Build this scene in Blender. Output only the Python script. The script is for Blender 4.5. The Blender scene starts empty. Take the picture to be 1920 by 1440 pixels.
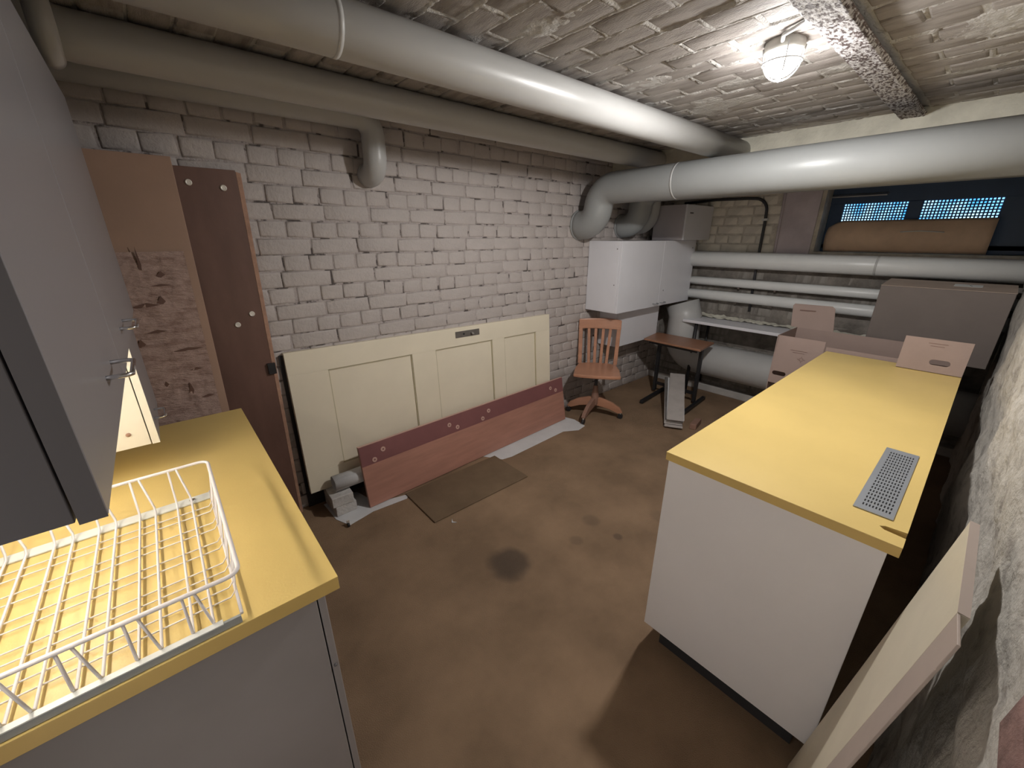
import bpy, bmesh, math, random
import numpy as np
from mathutils import Vector, Matrix
random.seed(7); rng = np.random.default_rng(7)
S = bpy.context.scene; COL = S.collection
PI = math.pi
# ------------------------------------------------------------------ camera
YAW, PITCH = math.radians(49.268), math.radians(20.124)
cd = bpy.data.cameras.new('camera'); cam = bpy.data.objects.new('camera', cd); COL.objects.link(cam)
f = Vector((math.cos(YAW)*math.cos(PITCH), math.sin(YAW)*math.cos(PITCH), -math.sin(PITCH)))
r = Vector((math.sin(YAW), -math.cos(YAW), 0)); u = r.cross(f)
cam.matrix_world = Matrix(((r.x, u.x, -f.x, 0), (r.y, u.y, -f.y, 0), (r.z, u.z, -f.z, 1.6), (0, 0, 0, 1)))
cd.sensor_width = 36; cd.lens = 755.35/1920*36; cd.clip_start = .02
S.camera = cam
# ------------------------------------------------------------------ world, lamp strength, exposure
w = bpy.data.worlds.new('world'); S.world = w; w.use_nodes = True
w.node_tree.nodes['Background'].inputs[0].default_value = (1, .97, .94, 1)
w.node_tree.nodes['Background'].inputs[1].default_value = .65
LAMP = (1.845, .685, 2.165); LAMP_WATT = 72; GLOW = 30; TUBE = 26
S.view_settings.view_transform = 'Standard'; S.view_settings.look = 'None'
S.view_settings.gamma = 1; S.view_settings.use_curve_mapping = False
S.view_settings.exposure = 0.6

# ------------------------------------------------------------------ materials
def srgb(*c):
    return tuple(((x/255)/12.92 if x <= 10 else ((x/255+.055)/1.055)**2.4) for x in c)
def nodes(name):
    m = bpy.data.materials.new(name); m.use_nodes = True
    nt = m.node_tree; return m, nt, nt.nodes['Principled BSDF']
def N(nt, t, **kw):
    n = nt.nodes.new(t)
    for k, v in kw.items():
        if k in n.inputs: n.inputs[k].default_value = v
        else: setattr(n, k, v)
    return n
def mat(name, col, rough=.5, var=.08, scale=6, bump=0, bscale=60, metal=0, stretch=None, col2=None, spec=.5, lo=.35, hi=.65, detail=4):
    """base colour with a soft noise variation (towards col2, or lighter/darker) and a fine bump"""
    m, nt, p = nodes(name); L = nt.links
    p.inputs['Roughness'].default_value = rough; p.inputs['Metallic'].default_value = metal
    p.inputs['Specular IOR Level'].default_value = spec
    tc = N(nt, 'ShaderNodeTexCoord'); mp = N(nt, 'ShaderNodeMapping')
    if stretch: mp.inputs['Scale'].default_value = stretch
    L.new(tc.outputs['Object'], mp.inputs[0])
    ns = N(nt, 'ShaderNodeTexNoise', Scale=scale, Detail=detail, Roughness=.6); L.new(mp.outputs[0], ns.inputs['Vector'])
    rp = N(nt, 'ShaderNodeValToRGB'); e = rp.color_ramp.elements
    e[0].position, e[1].position = lo, hi
    a = tuple(c*(1-var) for c in col); b = col2 if col2 else tuple(min(1, c*(1+var)) for c in col)
    if col2: a = col
    e[0].color = (*a, 1); e[1].color = (*b, 1)
    L.new(ns.outputs[0], rp.inputs[0]); L.new(rp.outputs[0], p.inputs['Base Color'])
    if bump:
        nb = N(nt, 'ShaderNodeTexNoise', Scale=bscale, Detail=5, Roughness=.6); L.new(mp.outputs[0], nb.inputs['Vector'])
        bp = N(nt, 'ShaderNodeBump', Strength=bump, Distance=.01); L.new(nb.outputs[0], bp.inputs['Height']); L.new(bp.outputs[0], p.inputs['Normal'])
    return m
def emis(name, col, s):
    m, nt, p = nodes(name); p.inputs['Emission Color'].default_value = (*col, 1); p.inputs['Emission Strength'].default_value = s
    p.inputs['Base Color'].default_value = (.8, .8, .8, 1); return m
M = {}
M['brick'] = mat('painted_brick', (.44, .395, .375), .6, .10, 3, .6, 38)
M['mortar'] = mat('cracked_mortar', (.40, .355, .34), .75, .1, 9, .8, 70, col2=(.09, .075, .07), lo=.53, hi=.58, detail=6)
M['brick_far'] = mat('cream_brick', (.76, .72, .64), .65, .14, 5, .5, 45)
M['brick_raw'] = mat('dirty_shaded_brick', (.17, .15, .135), .8, .3, 6, .6, 40, stretch=(1, 3, .5), col2=(.30, .28, .25))  # dirty unpainted grey, with the shade between the pipes in the colour
M['mortar_far'] = mat('grey_mortar', (.60, .56, .49), .8, .2, 9, .8, 60)
M['mortar_raw'] = mat('dirty_shaded_mortar', (.19, .17, .15), .85, .3, 8, .8, 60)  # dark joints to go with the shaded low bricks
M['lilac'] = mat('lilac_paint', (.60, .54, .58), .6, .1, 4, .3, 30)
M['plaster'] = mat('cream_plaster', (.66, .64, .55), .75, .1, 8, .5, 40)
M['ceil_brick'] = mat('ceiling_brick', (.43, .395, .37), .6, .1, 5, .7, 60, stretch=(5, 1, 5), col2=(.25, .22, .20), lo=.46, hi=.70)
M['ceil_mortar'] = mat('ceiling_mortar', (.54, .525, .505), .75, .1, 8, .8, 90, col2=(.34, .31, .29), lo=.52, hi=.66)
M['carpet'] = mat('brown_carpet', (.275, .185, .118), .95, .18, 2.5, .6, 260, spec=.1)
M['carpet2'] = mat('carpet_offcut', (.19, .132, .084), .95, .1, 4, .6, 260, spec=.1)
M['stone'] = mat('limewashed_stone', (.44, .415, .375), .85, .1, 14, .9, 35, col2=(.22, .20, .18), lo=.50, hi=.72, detail=7)
M['render'] = mat('grey_render', (.45, .43, .41), .85, .1, 6, .5, 40)
M['pipe'] = mat('pipe_jacket', (.46, .46, .455), .36, .03, 3, .06, 8)
M['pipe_g'] = mat('grey_jacket', (.31, .32, .32), .4, .03, 3, .06, 8)
M['pipe_w'] = mat('white_pipe', (.70, .71, .70), .35, .03, 3, .05, 10)
M['seam'] = mat('pipe_tape', (.50, .50, .49), .4)
M['beam'] = mat('flaking_steel', (.66, .64, .64), .8, .1, 55, .9, 160, stretch=(1, 1.8, 1), col2=(.10, .07, .065), lo=.47, hi=.56, detail=8)
M['rust'] = mat('rusty_steel', (.17, .13, .115), .8, .3, 10, .6, 60)
M['yellow'] = mat('yellow_laminate', (.66, .485, .175), .38, .04, 2.5, .05, 200)
M['yellow_edge'] = mat('yellow_edging', (.58, .40, .13), .45, .05, 5)
M['white'] = mat('white_melamine', (.74, .71, .71), .38, .02, 3)
M['white_cool'] = mat('white_cabinet_paint', (.74, .74, .78), .33, .02, 3)
M['cream'] = mat('cream_side', (.80, .75, .62), .45, .02, 3)
M['grey_door'] = mat('grey_lacquer', (.215, .205, .215), .3, .03, 2)
M['grey_side'] = mat('grey_panel', (.29, .265, .26), .5, .05, 3)
M['grey_mid'] = mat('grey_melamine', (.46, .43, .45), .4, .04, 3)
M['dark'] = mat('dark_panel', (.11, .10, .105), .5, .04, 3)
M['black'] = mat('black_metal', (.018, .018, .02), .45, .1, 8)
M['void'] = mat('near_black', (.025, .023, .024), .9, .1, 5)
M['door'] = mat('cream_paint', (.74, .67, .53), .42, .03, 3, .05, 20)
M['door_groove'] = mat('groove_paint', (.47, .42, .28), .6, .05, 5)
M['red'] = mat('red_brown_laminate', (.40, .20, .15), .45, .1, 3, .03, 60, stretch=(1, 1, 9))
M['maroon'] = mat('maroon_strip', (.21, .085, .085), .5, .06, 5)
M['fitting'] = mat('pale_plastic', (.55, .36, .30), .5, .05, 8)
M['tan'] = mat('tan_board', (.36, .23, .165), .6, .06, 3, .05, 40)
M['rough'] = mat('torn_fibre', (.46, .325, .275), .9, .15, 12, .9, 50, stretch=(1, 1, 3.2), col2=(.31, .20, .165), lo=.46, hi=.66, detail=7)
M['brown'] = mat('dark_brown_board', (.14, .075, .058), .42, .12, 3, .03, 40, stretch=(3, 1, 1))
M['brown_edge'] = mat('raw_board_edge', (.38, .22, .15), .7, .15, 20, .2, 80)
M['screw'] = mat('steel_cap', (.7, .66, .6), .35, .05, 5, metal=.3)
M['chrome'] = mat('chrome', (.75, .75, .77), .2, .02, 5, metal=1)
M['steel'] = mat('brushed_steel', (.36, .38, .41), .42, .04, 5, metal=.55)
M['wire'] = mat('white_wire', (.74, .70, .70), .4, .03, 5)
M['rail'] = mat('white_rail', (.66, .67, .64), .4, .03, 5)
M['rail_g'] = mat('grey_rail', (.30, .31, .30), .4, .05, 5)
M['wood'] = mat('chair_beech', (.45, .225, .14), .3, .12, 3, .03, 40, stretch=(1, 1, 5))
M['wood_d'] = mat('worn_chair_base', (.27, .155, .115), .5, .15, 6, .05, 30)
M['table_wood'] = mat('table_veneer', (.33, .165, .10), .4, .08, 4, .03, 40, stretch=(1, 6, 1))
M['card'] = mat('cardboard', (.31, .23, .20), .8, .04, 4, .05, 80)
M['card_shaded'] = mat('cardboard_shaded', (.175, .145, .13), .8, .05, 4, .05, 80)  # darker cardboard, the shade on the big box front is in the colour
M['card_lit'] = mat('cardboard_lit', (.42, .33, .27), .8, .05, 4, .05, 80)  # lighter cardboard, the light on the big box top is in the colour
M['card_w'] = mat('cardboard_window', (.72, .53, .38), .7, .08, 6, .05, 80)
M['print'] = mat('brown_print', (.20, .125, .105), .8)
M['paper'] = mat('paper', (.62, .62, .63), .8, .05, 6, .1, 30)
M['label'] = mat('paper_label', (.70, .71, .69), .5, .03, 6)
M['loose'] = mat('loose_brick', (.52, .50, .48), .8, .1, 14, .5, 50)
M['slate'] = mat('grey_sheet', (.40, .365, .345), .6, .08, 8, .2, 40)
M['slate_d'] = mat('dark_sheet', (.12, .11, .105), .7, .2, 15, .3, 40)
M['batten'] = mat('pale_board', (.60, .54, .42), .5, .05, 4, .05, 40)
M['batten_e'] = mat('board_edge', (.38, .31, .27), .6, .05, 6)
M['frame_w'] = mat('blue_black_paint', (.035, .07, .14), .45, .1, 5)
M['mesh'] = mat('steel_mesh', (.02, .06, .15), .5, .1, 5)
M['cable'] = mat('black_cable', (.045, .045, .05), .5, .1, 8)
M['conduit'] = mat('painted_conduit', (.60, .60, .60), .45, .06, 10)
M['lamp_base'] = mat('lamp_housing', (.52, .51, .47), .5, .1, 15)

# stains on the carpet: fixed marks with a shape of their own
def carpet_stains(m, spots):
    nt = m.node_tree; L = nt.links; p = nt.nodes['Principled BSDF']
    src = p.inputs['Base Color'].links[0].from_socket
    geo = N(nt, 'ShaderNodeNewGeometry'); nz = N(nt, 'ShaderNodeTexNoise', Scale=9, Detail=3)
    L.new(geo.outputs['Position'], nz.inputs['Vector'])
    for (x, y, rad, k) in spots:
        d = N(nt, 'ShaderNodeVectorMath', operation='DISTANCE'); L.new(geo.outputs['Position'], d.inputs[0]); d.inputs[1].default_value = (x, y, 0)
        a = N(nt, 'ShaderNodeMath', operation='MULTIPLY_ADD'); L.new(nz.outputs[0], a.inputs[0]); a.inputs[1].default_value = rad*.5; L.new(d.outputs['Value'], a.inputs[2])
        mr = N(nt, 'ShaderNodeMapRange', interpolation_type='SMOOTHSTEP'); L.new(a.outputs[0], mr.inputs[0])
        mr.inputs[1].default_value = rad*.85; mr.inputs[2].default_value = rad*1.45; mr.inputs[3].default_value = k; mr.inputs[4].default_value = 0
        mx = N(nt, 'ShaderNodeMixRGB'); L.new(mr.outputs[0], mx.inputs[0]); L.new(src, mx.inputs[1]); mx.inputs[2].default_value = (.045, .04, .038, 1)
        src = mx.outputs[0]
    L.new(src, p.inputs['Base Color'])
carpet_stains(M['carpet'], [(1.065, 1.26, .115, .62), (1.66, 1.20, .055, .22), (1.66, 1.01, .028, .45), (1.46, 1.145, .04, .22), (2.0, .95, .06, .15), (1.75, 1.55, .07, .1)])

# ------------------------------------------------------------------ mesh helpers
V = lambda *a: np.array(a, float)
class MB:
    def __init__(s): s.v = []; s.f = []; s.sm = []
    def add(s, vs, fs, smooth=False):
        o = len(s.v); s.v += [tuple(map(float, q)) for q in vs]; s.f += [tuple(i+o for i in q) for q in fs]; s.sm += [smooth]*len(fs); return s
    def box(s, lo, hi):
        (a, b, c), (d, e, g) = lo, hi
        return s.add([(a,b,c),(d,b,c),(d,e,c),(a,e,c),(a,b,g),(d,b,g),(d,e,g),(a,e,g)],
                     [(0,3,2,1),(4,5,6,7),(0,1,5,4),(1,2,6,5),(2,3,7,6),(3,0,4,7)])
    def obox(s, o, ex, ey, ez):
        o, ex, ey, ez = map(np.array, (o, ex, ey, ez)); vs = []
        for k in (0, 1):
            for (i, j) in ((0,0),(1,0),(1,1),(0,1)): vs.append(o+i*ex+j*ey+k*ez)
        fs = [(0,3,2,1),(4,5,6,7),(0,1,5,4),(1,2,6,5),(2,3,7,6),(3,0,4,7)]
        if np.dot(np.cross(ex, ey), ez) < 0: fs = [q[::-1] for q in fs]
        return s.add(vs, fs)
    def prism(s, poly, d):
        n = len(poly); d = np.array(d, float); a = [np.array(q, float) for q in poly]
        nv = sum((np.cross(a[i]-a[0], a[(i+1) % n]-a[0]) for i in range(n)), np.zeros(3))
        fs = [tuple(range(n-1, -1, -1)), tuple(range(n, 2*n))]+[(i, (i+1) % n, n+(i+1) % n, n+i) for i in range(n)]
        if np.dot(nv, d) < 0: fs = [q[::-1] for q in fs]
        return s.add(a+[q+d for q in a], fs)
    def tube(s, pts, rad, n=12, cap=True, closed=False):
        P = [np.array(q, float) for q in pts]; k = len(P); R = rad if hasattr(rad, '__len__') else [rad]*k
        T = []
        for i in range(k):
            if closed: t = P[(i+1) % k]-P[i-1]
            else: t = P[min(i+1, k-1)]-P[max(i-1, 0)]
            T.append(t/np.linalg.norm(t))
        a = np.cross(T[0], (0, 0, 1)); 
        if np.linalg.norm(a) < .1: a = np.cross(T[0], (1, 0, 0))
        a /= np.linalg.norm(a); vs = []
        for i in range(k):
            a = a-T[i]*np.dot(a, T[i]); a /= np.linalg.norm(a); b = np.cross(T[i], a)
            for j in range(n):
                t = 2*PI*j/n; vs.append(P[i]+R[i]*(math.cos(t)*a+math.sin(t)*b))
        fs = []
        for i in range(k if closed else k-1):
            i2 = (i+1) % k
            for j in range(n): fs.append((i*n+j, i*n+(j+1) % n, i2*n+(j+1) % n, i2*n+j))
        o = len(s.v); s.add(vs, fs, True)
        if cap and not closed:
            s.f += [tuple(o+j for j in range(n-1, -1, -1)), tuple(o+(k-1)*n+j for j in range(n))]; s.sm += [False, False]
        return s
    def lathe(s, c, prof, n=24, axis='z'):
        vs = []
        for (rr, h) in prof:
            for j in range(n):
                t = 2*PI*j/n; q = (rr*math.cos(t), rr*math.sin(t), h)
                if axis == 'y': q = (q[0], q[2], q[1])
                if axis == 'x': q = (q[2], q[0], q[1])
                vs.append(np.array(c)+q)
        fs = []; k = len(prof)
        for i in range(k-1):
            for j in range(n): fs.append((i*n+j, i*n+(j+1) % n, (i+1)*n+(j+1) % n, (i+1)*n+j))
        fl = [tuple(range(n-1, -1, -1)), tuple((k-1)*n+j for j in range(n))]
        o = len(s.v); s.add(vs, fs, True); s.f += [tuple(i+o for i in q) for q in fl]; s.sm += [False]*2; return s
    def grid(s, o, eu, ev, nu, nv, fn=None, smooth=True):
        o, eu, ev = map(np.array, (o, eu, ev)); vs = []
        for j in range(nv+1):
            for i in range(nu+1):
                q = o+eu*(i/nu)+ev*(j/nv)
                vs.append(q if fn is None else q+fn(i/nu, j/nv))
        fs = [(j*(nu+1)+i, j*(nu+1)+i+1, (j+1)*(nu+1)+i+1, (j+1)*(nu+1)+i) for j in range(nv) for i in range(nu)]
        return s.add(vs, fs, smooth)
    def build(s, name, m, parent=None, bevel=0, seg=2, label=None, cat=None, group=None, kind=None, fix=False):
        me = bpy.data.meshes.new(name); org = Vector(parent_loc(parent)) if parent else Vector((0, 0, 0))
        me.from_pydata([tuple(Vector(q)-org) for q in s.v], [], s.f)
        me.polygons.foreach_set('use_smooth', s.sm); me.materials.append(M[m] if isinstance(m, str) else m)
        if fix:
            b = bmesh.new(); b.from_mesh(me); bmesh.ops.recalc_face_normals(b, faces=b.faces); b.to_mesh(me); b.free()
        me.update()
        o = bpy.data.objects.new(name, me); COL.objects.link(o)
        if parent: o.parent = parent
        if bevel:
            md = o.modifiers.new('edge', 'BEVEL'); md.width = bevel; md.segments = seg; md.limit_method = 'ANGLE'; md.angle_limit = math.radians(40)
        tag(o, label, cat, group, kind); return o
def parent_loc(p):
    t = Vector((0, 0, 0))
    while p: t += p.location; p = p.parent
    return t
def tag(o, label=None, cat=None, group=None, kind=None):
    if label: o['label'] = label
    if cat: o['category'] = cat
    if group: o['group'] = group
    if kind: o['kind'] = kind
def thing(name, loc, label, cat, group=None):
    o = bpy.data.objects.new(name, None); COL.objects.link(o); o.location = loc; o.empty_display_size = .05
    tag(o, label, cat, group); return o
def link(name, me, parent, loc=(0, 0, 0), rot=None):
    o = bpy.data.objects.new(name, me); COL.objects.link(o); o.parent = parent; o.location = loc
    if rot: o.rotation_euler = rot
    return o
def arc(c, a, b, t0, t1, n):
    """points c + a cos t + b sin t"""
    c, a, b = map(np.array, (c, a, b)); return [c+a*math.cos(t)+b*math.sin(t) for t in np.linspace(t0, t1, n)]
def proj(p):
    d = Vector(p)-cam.location; z = d.dot(f)
    return (960+755.35*d.dot(r)/z, 720-755.35*d.dot(u)/z, z) if z > .05 else (9e9, 9e9, z)
def vnoise(P, seed=0):
    """cheap smooth value noise, P (n,3) already scaled"""
    I = np.floor(P).astype(int); F = P-I; F = F*F*(3-2*F); out = 0
    def h(i):
        n = (i[:, 0]*73856093 ^ i[:, 1]*19349663 ^ i[:, 2]*83492791 ^ (seed*2654435761 & 0x7fffffff)) & 0x7fffffff
        n = (n*1103515245+12345) & 0x7fffffff; n = (n ^ (n >> 13))*1274126177 & 0x7fffffff; return (n % 65536)/65535.
    for dx in (0, 1):
        for dy in (0, 1):
            for dz in (0, 1):
                wt = (F[:, 0] if dx else 1-F[:, 0])*(F[:, 1] if dy else 1-F[:, 1])*(F[:, 2] if dz else 1-F[:, 2])
                out = out+wt*h(I+[dx, dy, dz])
    return out
def gridmesh(name, m, P, nu, nv, parent=None, **kw):
    """fast mesh from an (nv+1, nu+1, 3) array"""
    me = bpy.data.meshes.new(name); Pf = P.reshape(-1, 3)
    i, j = np.meshgrid(np.arange(nu), np.arange(nv)); a = (j*(nu+1)+i).ravel()
    F = np.stack([a, a+1, a+nu+2, a+nu+1], 1)
    me.from_pydata(Pf.tolist(), [], F.tolist()); me.polygons.foreach_set('use_smooth', [True]*len(F)); me.materials.append(M[m]); me.update()
    o = bpy.data.objects.new(name, me); COL.objects.link(o); o.parent = parent; tag(o, **kw); return o

# ------------------------------------------------------------------ bricks
YW, XF, XN, YR, ZC = 2.448, 4.416, -.45, -.15, 2.24      # left brick wall, far wall, near wall, right wall, ceiling
def brick_geo(L, H, D, jit, seed):
    """one brick lying in the (u,v) plane, front towards +w, centred; rounded front rim"""
    g = np.random.default_rng(seed); vs = []
    rings = [(0, -D), (0, -.009), (.0025, -.0025), (.009, 0)]
    cj = g.uniform(-jit, jit, (4, 2))
    for ins, wz in rings:
        for k, (sx, sy) in enumerate(((-1,-1),(1,-1),(1,1),(-1,1))):
            vs.append((sx*(L/2-ins)+cj[k, 0], sy*(H/2-ins)+cj[k, 1], wz+(g.uniform(-.0012, .0012) if wz > -.01 else 0)))
    fs = [(12, 13, 14, 15)]
    for q in range(3):
        for k in range(4): fs.append((q*4+k, q*4+(k+1) % 4, (q+1)*4+(k+1) % 4, (q+1)*4+k))
    return np.array(vs), fs
def lay_bricks(wall, items, frame, matname, cap, stuffname, D=.02, jit=.003, nvar=5):
    """items: list of (u, v, L, H, w); frame(u, v, w)->xyz ; the ones showing largest become parts, the rest one stuff part"""
    def score(it):
        L, H = it[2], it[3]; ps = [proj(frame(it[0]+a*L/2, it[1]+b*H/2, 0)) for a, b in ((-1,-1),(1,-1),(1,1),(-1,1))]
        if min(p[2] for p in ps) < .1: return 0
        cx = sum(p[0] for p in ps)/4; cy = sum(p[1] for p in ps)/4
        if not (0 < cx < 1920 and 0 < cy < 1440) or it[5]: return 0
        return abs(sum(ps[i][0]*ps[(i+1) % 4][1]-ps[(i+1) % 4][0]*ps[i][1] for i in range(4)))/2
    sc = sorted(range(len(items)), key=lambda i: -score(items[i])); top = [i for i in sc[:cap] if score(items[i]) > 60]
    ts = set(top); cache = {}
    ex = np.array(frame(1, 0, 0))-np.array(frame(0, 0, 0)); ey = np.array(frame(0, 1, 0))-np.array(frame(0, 0, 0)); ez = np.array(frame(0, 0, 1))-np.array(frame(0, 0, 0))
    B = np.stack([ex, ey, ez]); flip = np.dot(np.cross(ex, ey), ez) < 0
    mb = MB()
    for i, it in enumerate(items):
        uu, vv, L, H, ww = it[:5]; key = (round(L, 3), round(H, 3), random.randrange(nvar))
        if key not in cache:
            vs, fs = brick_geo(L, H, D, jit, len(cache)+1); vs = vs@B
            if flip: fs = [q[::-1] for q in fs]
            cache[key] = [vs, fs, None]
        c = cache[key]; p = np.array(frame(uu, vv, ww))
        if i in ts:
            if c[2] is None:
                me = bpy.data.meshes.new('brick'); me.from_pydata(c[0].tolist(), [], c[1]); me.polygons.foreach_set('use_smooth', [True]*len(c[1]))
                me.materials.append(M[matname]); me.update(); c[2] = me
            link('brick', c[2], wall, p)
        else: mb.add(c[0]+p, c[1], True)
    if mb.v: mb.build(stuffname, matname, wall, kind='stuff')

# ------------------------------------------------------------------ room shell
floor = MB().box((XN-.1, YR-.1, -.1), (XF+.1, YW+.1, 0)).build('floor', 'carpet', kind='structure')
wl = MB().box((XN-.1, YW+.0065, 0), (XF+.3, YW+.2, ZC+.1)).build('wall_left', 'mortar', kind='structure')
items = []; PIT = .0835; row = 0; z = .005
while z < ZC-.03:
    L = .252 if row % 2 == 0 else .127; x = XN-(.06 if row % 4 < 2 else .13)+(row % 3)*.012
    while x < XF-.02:
        l = L; a, b = x, x+l-.0055
        if random.random() < .04: l2 = L*.62
        xc, zc = (a+b)/2, z+PIT/2
        hid = (xc > .45 and xc < 2.5 and zc < .92) or xc < .37 or (3.02 < xc and .65 < zc < 1.56) or (.5 < xc and zc > 2.08) or xc > 4.1 or zc < .1
        items.append((xc+random.uniform(-.004, .004), zc+random.uniform(-.003, .003), b-a, PIT-.0055, random.uniform(-.0015, .0035), hid))
        x += l
    z += PIT; row += 1
lay_bricks(wl, items, lambda a, b, c: (a, YW-c, b), 'brick', 300, 'distant_bricks', jit=.0032)
# far wall with the window recess
W0, W1, WZ0, WZ1 = -.14, 1.09, 1.475, 2.12
wf = MB().box((XF, W1, 0), (XF+.3, YW+.1, ZC+.1)).box((XF, YR-.1, 0), (XF+.3, W1, WZ0)).box((XF, YR-.1, WZ1), (XF+.3, W1, ZC+.1)).box((XF, YR-.1, WZ0), (XF+.3, W0, WZ1)).build('wall_far', 'mortar_far', kind='structure')
items = []; raws = []; z = .03; row = 0
while z < 2.15:
    L = .25 if row % 2 else .127; y = W1+.30 if z+PIT > WZ0 else YR
    y += 0 if row % 4 < 2 else .06
    while y < YW-.03:
        a, b = y, y+L-.009; hid = (b > 2.35) or z < .95 or z > 2.0
        t = ((a+b)/2, z+PIT/2, b-a, PIT-.01, random.uniform(-.002, .003), hid)
        (items if z > 1.40 else raws).append(t); y += L
    z += PIT; row += 1
MB().box((XF-.004, YR, .075), (XF, YW, 1.40)).build('low_mortar', 'mortar_raw', wf)
fr = lambda a, b, c: (XF-.004-c, a, b)
lay_bricks(wf, items, fr, 'brick_far', 80, 'high_bricks'); lay_bricks(wf, raws, fr, 'brick_raw', 120, 'low_bricks')
MB().box((XF-.018, YR, 2.14), (XF, YW, ZC)).build('plaster_band', 'plaster', wf)
MB().box((XF-.016, W1+.03, WZ0-.06), (XF, 1.385, 2.14)).build('painted_pier', 'lilac', wf)
MB().tube([(XF-.02, 1.385, WZ0-.05), (XF-.02, 1.40, 2.14)], .011, 8).build('corner_rod', 'lilac', wf)
MB().box((XF-.10, YR, 0), (XF, YW, .075)).build('baseboard_far', 'render', kind='structure', bevel=.008)
# near wall with an unseen doorway opened to let fill light in, right wall of limewashed stone
MB().box((XN-.1, .47, 0), (XN, YW+.1, ZC+.1)).box((XN-.1, YR-.1, 2.08), (XN, .47, ZC+.1)).build('wall_near', 'render', kind='structure')
nu, nv = 300, 160
X, Z = np.meshgrid(np.linspace(XN, XF, nu+1), np.linspace(0, ZC, nv+1)); P0 = np.stack([X, 0*X, Z], -1).reshape(-1, 3)
n = vnoise(P0*[3, 1, 3.5], 1)*.030+vnoise(P0*[9, 1, 11], 2)*.016+vnoise(P0*[28, 1, 30], 3)*.007
P0[:, 1] = YR-.028+n
wr = gridmesh('wall_right', 'stone', P0[:, [0, 1, 2]].reshape(nv+1, nu+1, 3)[:, ::-1], nu, nv, kind='structure')
M['red_brick'] = mat('bare_red_brick', (.20, .115, .10), .9, .2, 20, .6, 60)
for (x, z, a) in ((.53, 1.09, .05), (.40, 1.03, -.03), (.47, 1.16, .02)):
    g_ = brick_geo(.20, .065, .03, .006, int(x*100)); v_ = g_[0]
    MB().add([(x+p[0]*math.cos(a)-p[1]*math.sin(a), YR+.012+p[2], z+p[1]+p[0]*math.sin(a)) for p in v_], [q[::-1] for q in g_[1]], True).build('brick', 'red_brick', wr)
# ceiling: flat brick vault between steel beams, mortar squeezed out of the joints
BY0, BY1 = .457, .563
ZB_ = 2.203
cl = MB().box((XN-.1, YR-.1, ZC+.004), (XF+.1, YW+.1, ZC+.12)).build('ceiling', 'ceil_mortar', kind='structure')
items = []; CP = .1125; x = XN; row = 0; CL = .25
while x < XF-.02:
    for (ya, yb) in ((YR, BY0-.005), (BY1+.005, YW)):
        y = ya-(0 if row % 2 else .5*CL)
        while y < yb:
            a, b = max(y, ya), min(y+CL-.010, yb)
            if b-a > .05:
                hid = ((a+b)/2 > 1.42 or x < .5 or x > 3.26)
                items.append((x+CP/2, (a+b)/2, CP-.009, round((b-a)/.02)*.02-.002, random.uniform(-.003, .005), hid))
            y += CL
    x += CP; row += 1
lay_bricks(cl, items, lambda a, b, c: (a, b, ZC-.003-c), 'ceil_brick', 290, 'distant_bricks', jit=.003)
def joints(name, x0, x1, y0, y1):
    nu, nv = int((x1-x0)/.0065), int((y1-y0)/.0065)
    X, Y = np.meshgrid(np.linspace(x0, x1, nu+1), np.linspace(y0, y1, nv+1)); Q = np.stack([X, Y, 0*X], -1).reshape(-1, 3)
    k = np.floor((Q[:, 0]-XN)/CP).astype(int); dx = np.abs(((Q[:, 0]-XN)/CP+.5) % 1-.5)*CP
    ya = YR if y1 < .65 else BY1+.005
    ph = (Q[:, 1]-ya+np.where(k % 2 == 1, 0, .5*CL)+.005)/CL; dy = np.abs((ph+.5) % 1-.5)*CL
    d = np.minimum(dx, dy); nz = vnoise(Q*14, 5); n2 = vnoise(Q*60, 6); n3 = vnoise(Q*[5, 4, 1], 8)
    wd = .0025+.011*nz*n3*1.3
    hgt = np.clip(1-d/wd, 0, 1)**.6*np.where(nz*n3 > .10, .002+.008*nz*n2*1.4, 0)
    blob = np.clip(vnoise(Q*[7, 5, 1], 9)-.74, 0, 1)*.03*(.3+n2)
    Q[:, 2] = ZC-.002-np.maximum(hgt, blob)+np.where((hgt <= 0) & (blob <= 0), .004, 0)
    gridmesh(name, 'ceil_mortar', Q.reshape(nv+1, nu+1, 3)[:, ::-1], nu, nv, cl, kind='stuff')
joints('mortar_joints', .4, 3.27, BY1+.004, 1.45); joints('mortar_joints', 1.0, 3.27, YR, BY0-.004)
# steel beam in the ceiling
beam = thing('trim_1', (2, .51, ZB_), None, None); beam['kind'] = 'structure'
nu, nv = 420, 16
X, Y = np.meshgrid(np.linspace(XN, 3.30, nu+1), np.linspace(BY0, BY1, nv+1)); Q = np.stack([X, Y, 0*X], -1).reshape(-1, 3)
edge = np.minimum(Q[:, 1]-BY0, BY1-Q[:, 1])
Q[:, 2] = ZB_-.002-vnoise(Q*[60, 90, 1], 11)*.004-vnoise(Q*[160, 200, 1], 12)*.003+np.where(edge < .002, .014, 0)
Q[:, 1] += np.where(np.abs(edge) < .004, (vnoise(Q*[70, 1, 1], 13)-.5)*.012, 0); Q -= [2, .51, ZB_]
gridmesh('bottom_flange', 'beam', Q.reshape(nv+1, nu+1, 3)[:, ::-1], nu, nv, beam)
MB().box((XN, BY0+.002, ZB_+.004), (3.30, BY1-.002, ZB_+.014)).build('flange_plate', 'rust', beam)
MB().box((XN, .50, ZB_+.014), (3.30, .52, ZC+.003)).build('beam_web', 'rust', beam)
MB().box((3.275, YR, 2.125), (3.50, YW, ZC+.004)).build('trim_2', 'plaster', kind='structure', bevel=.006)
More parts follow.
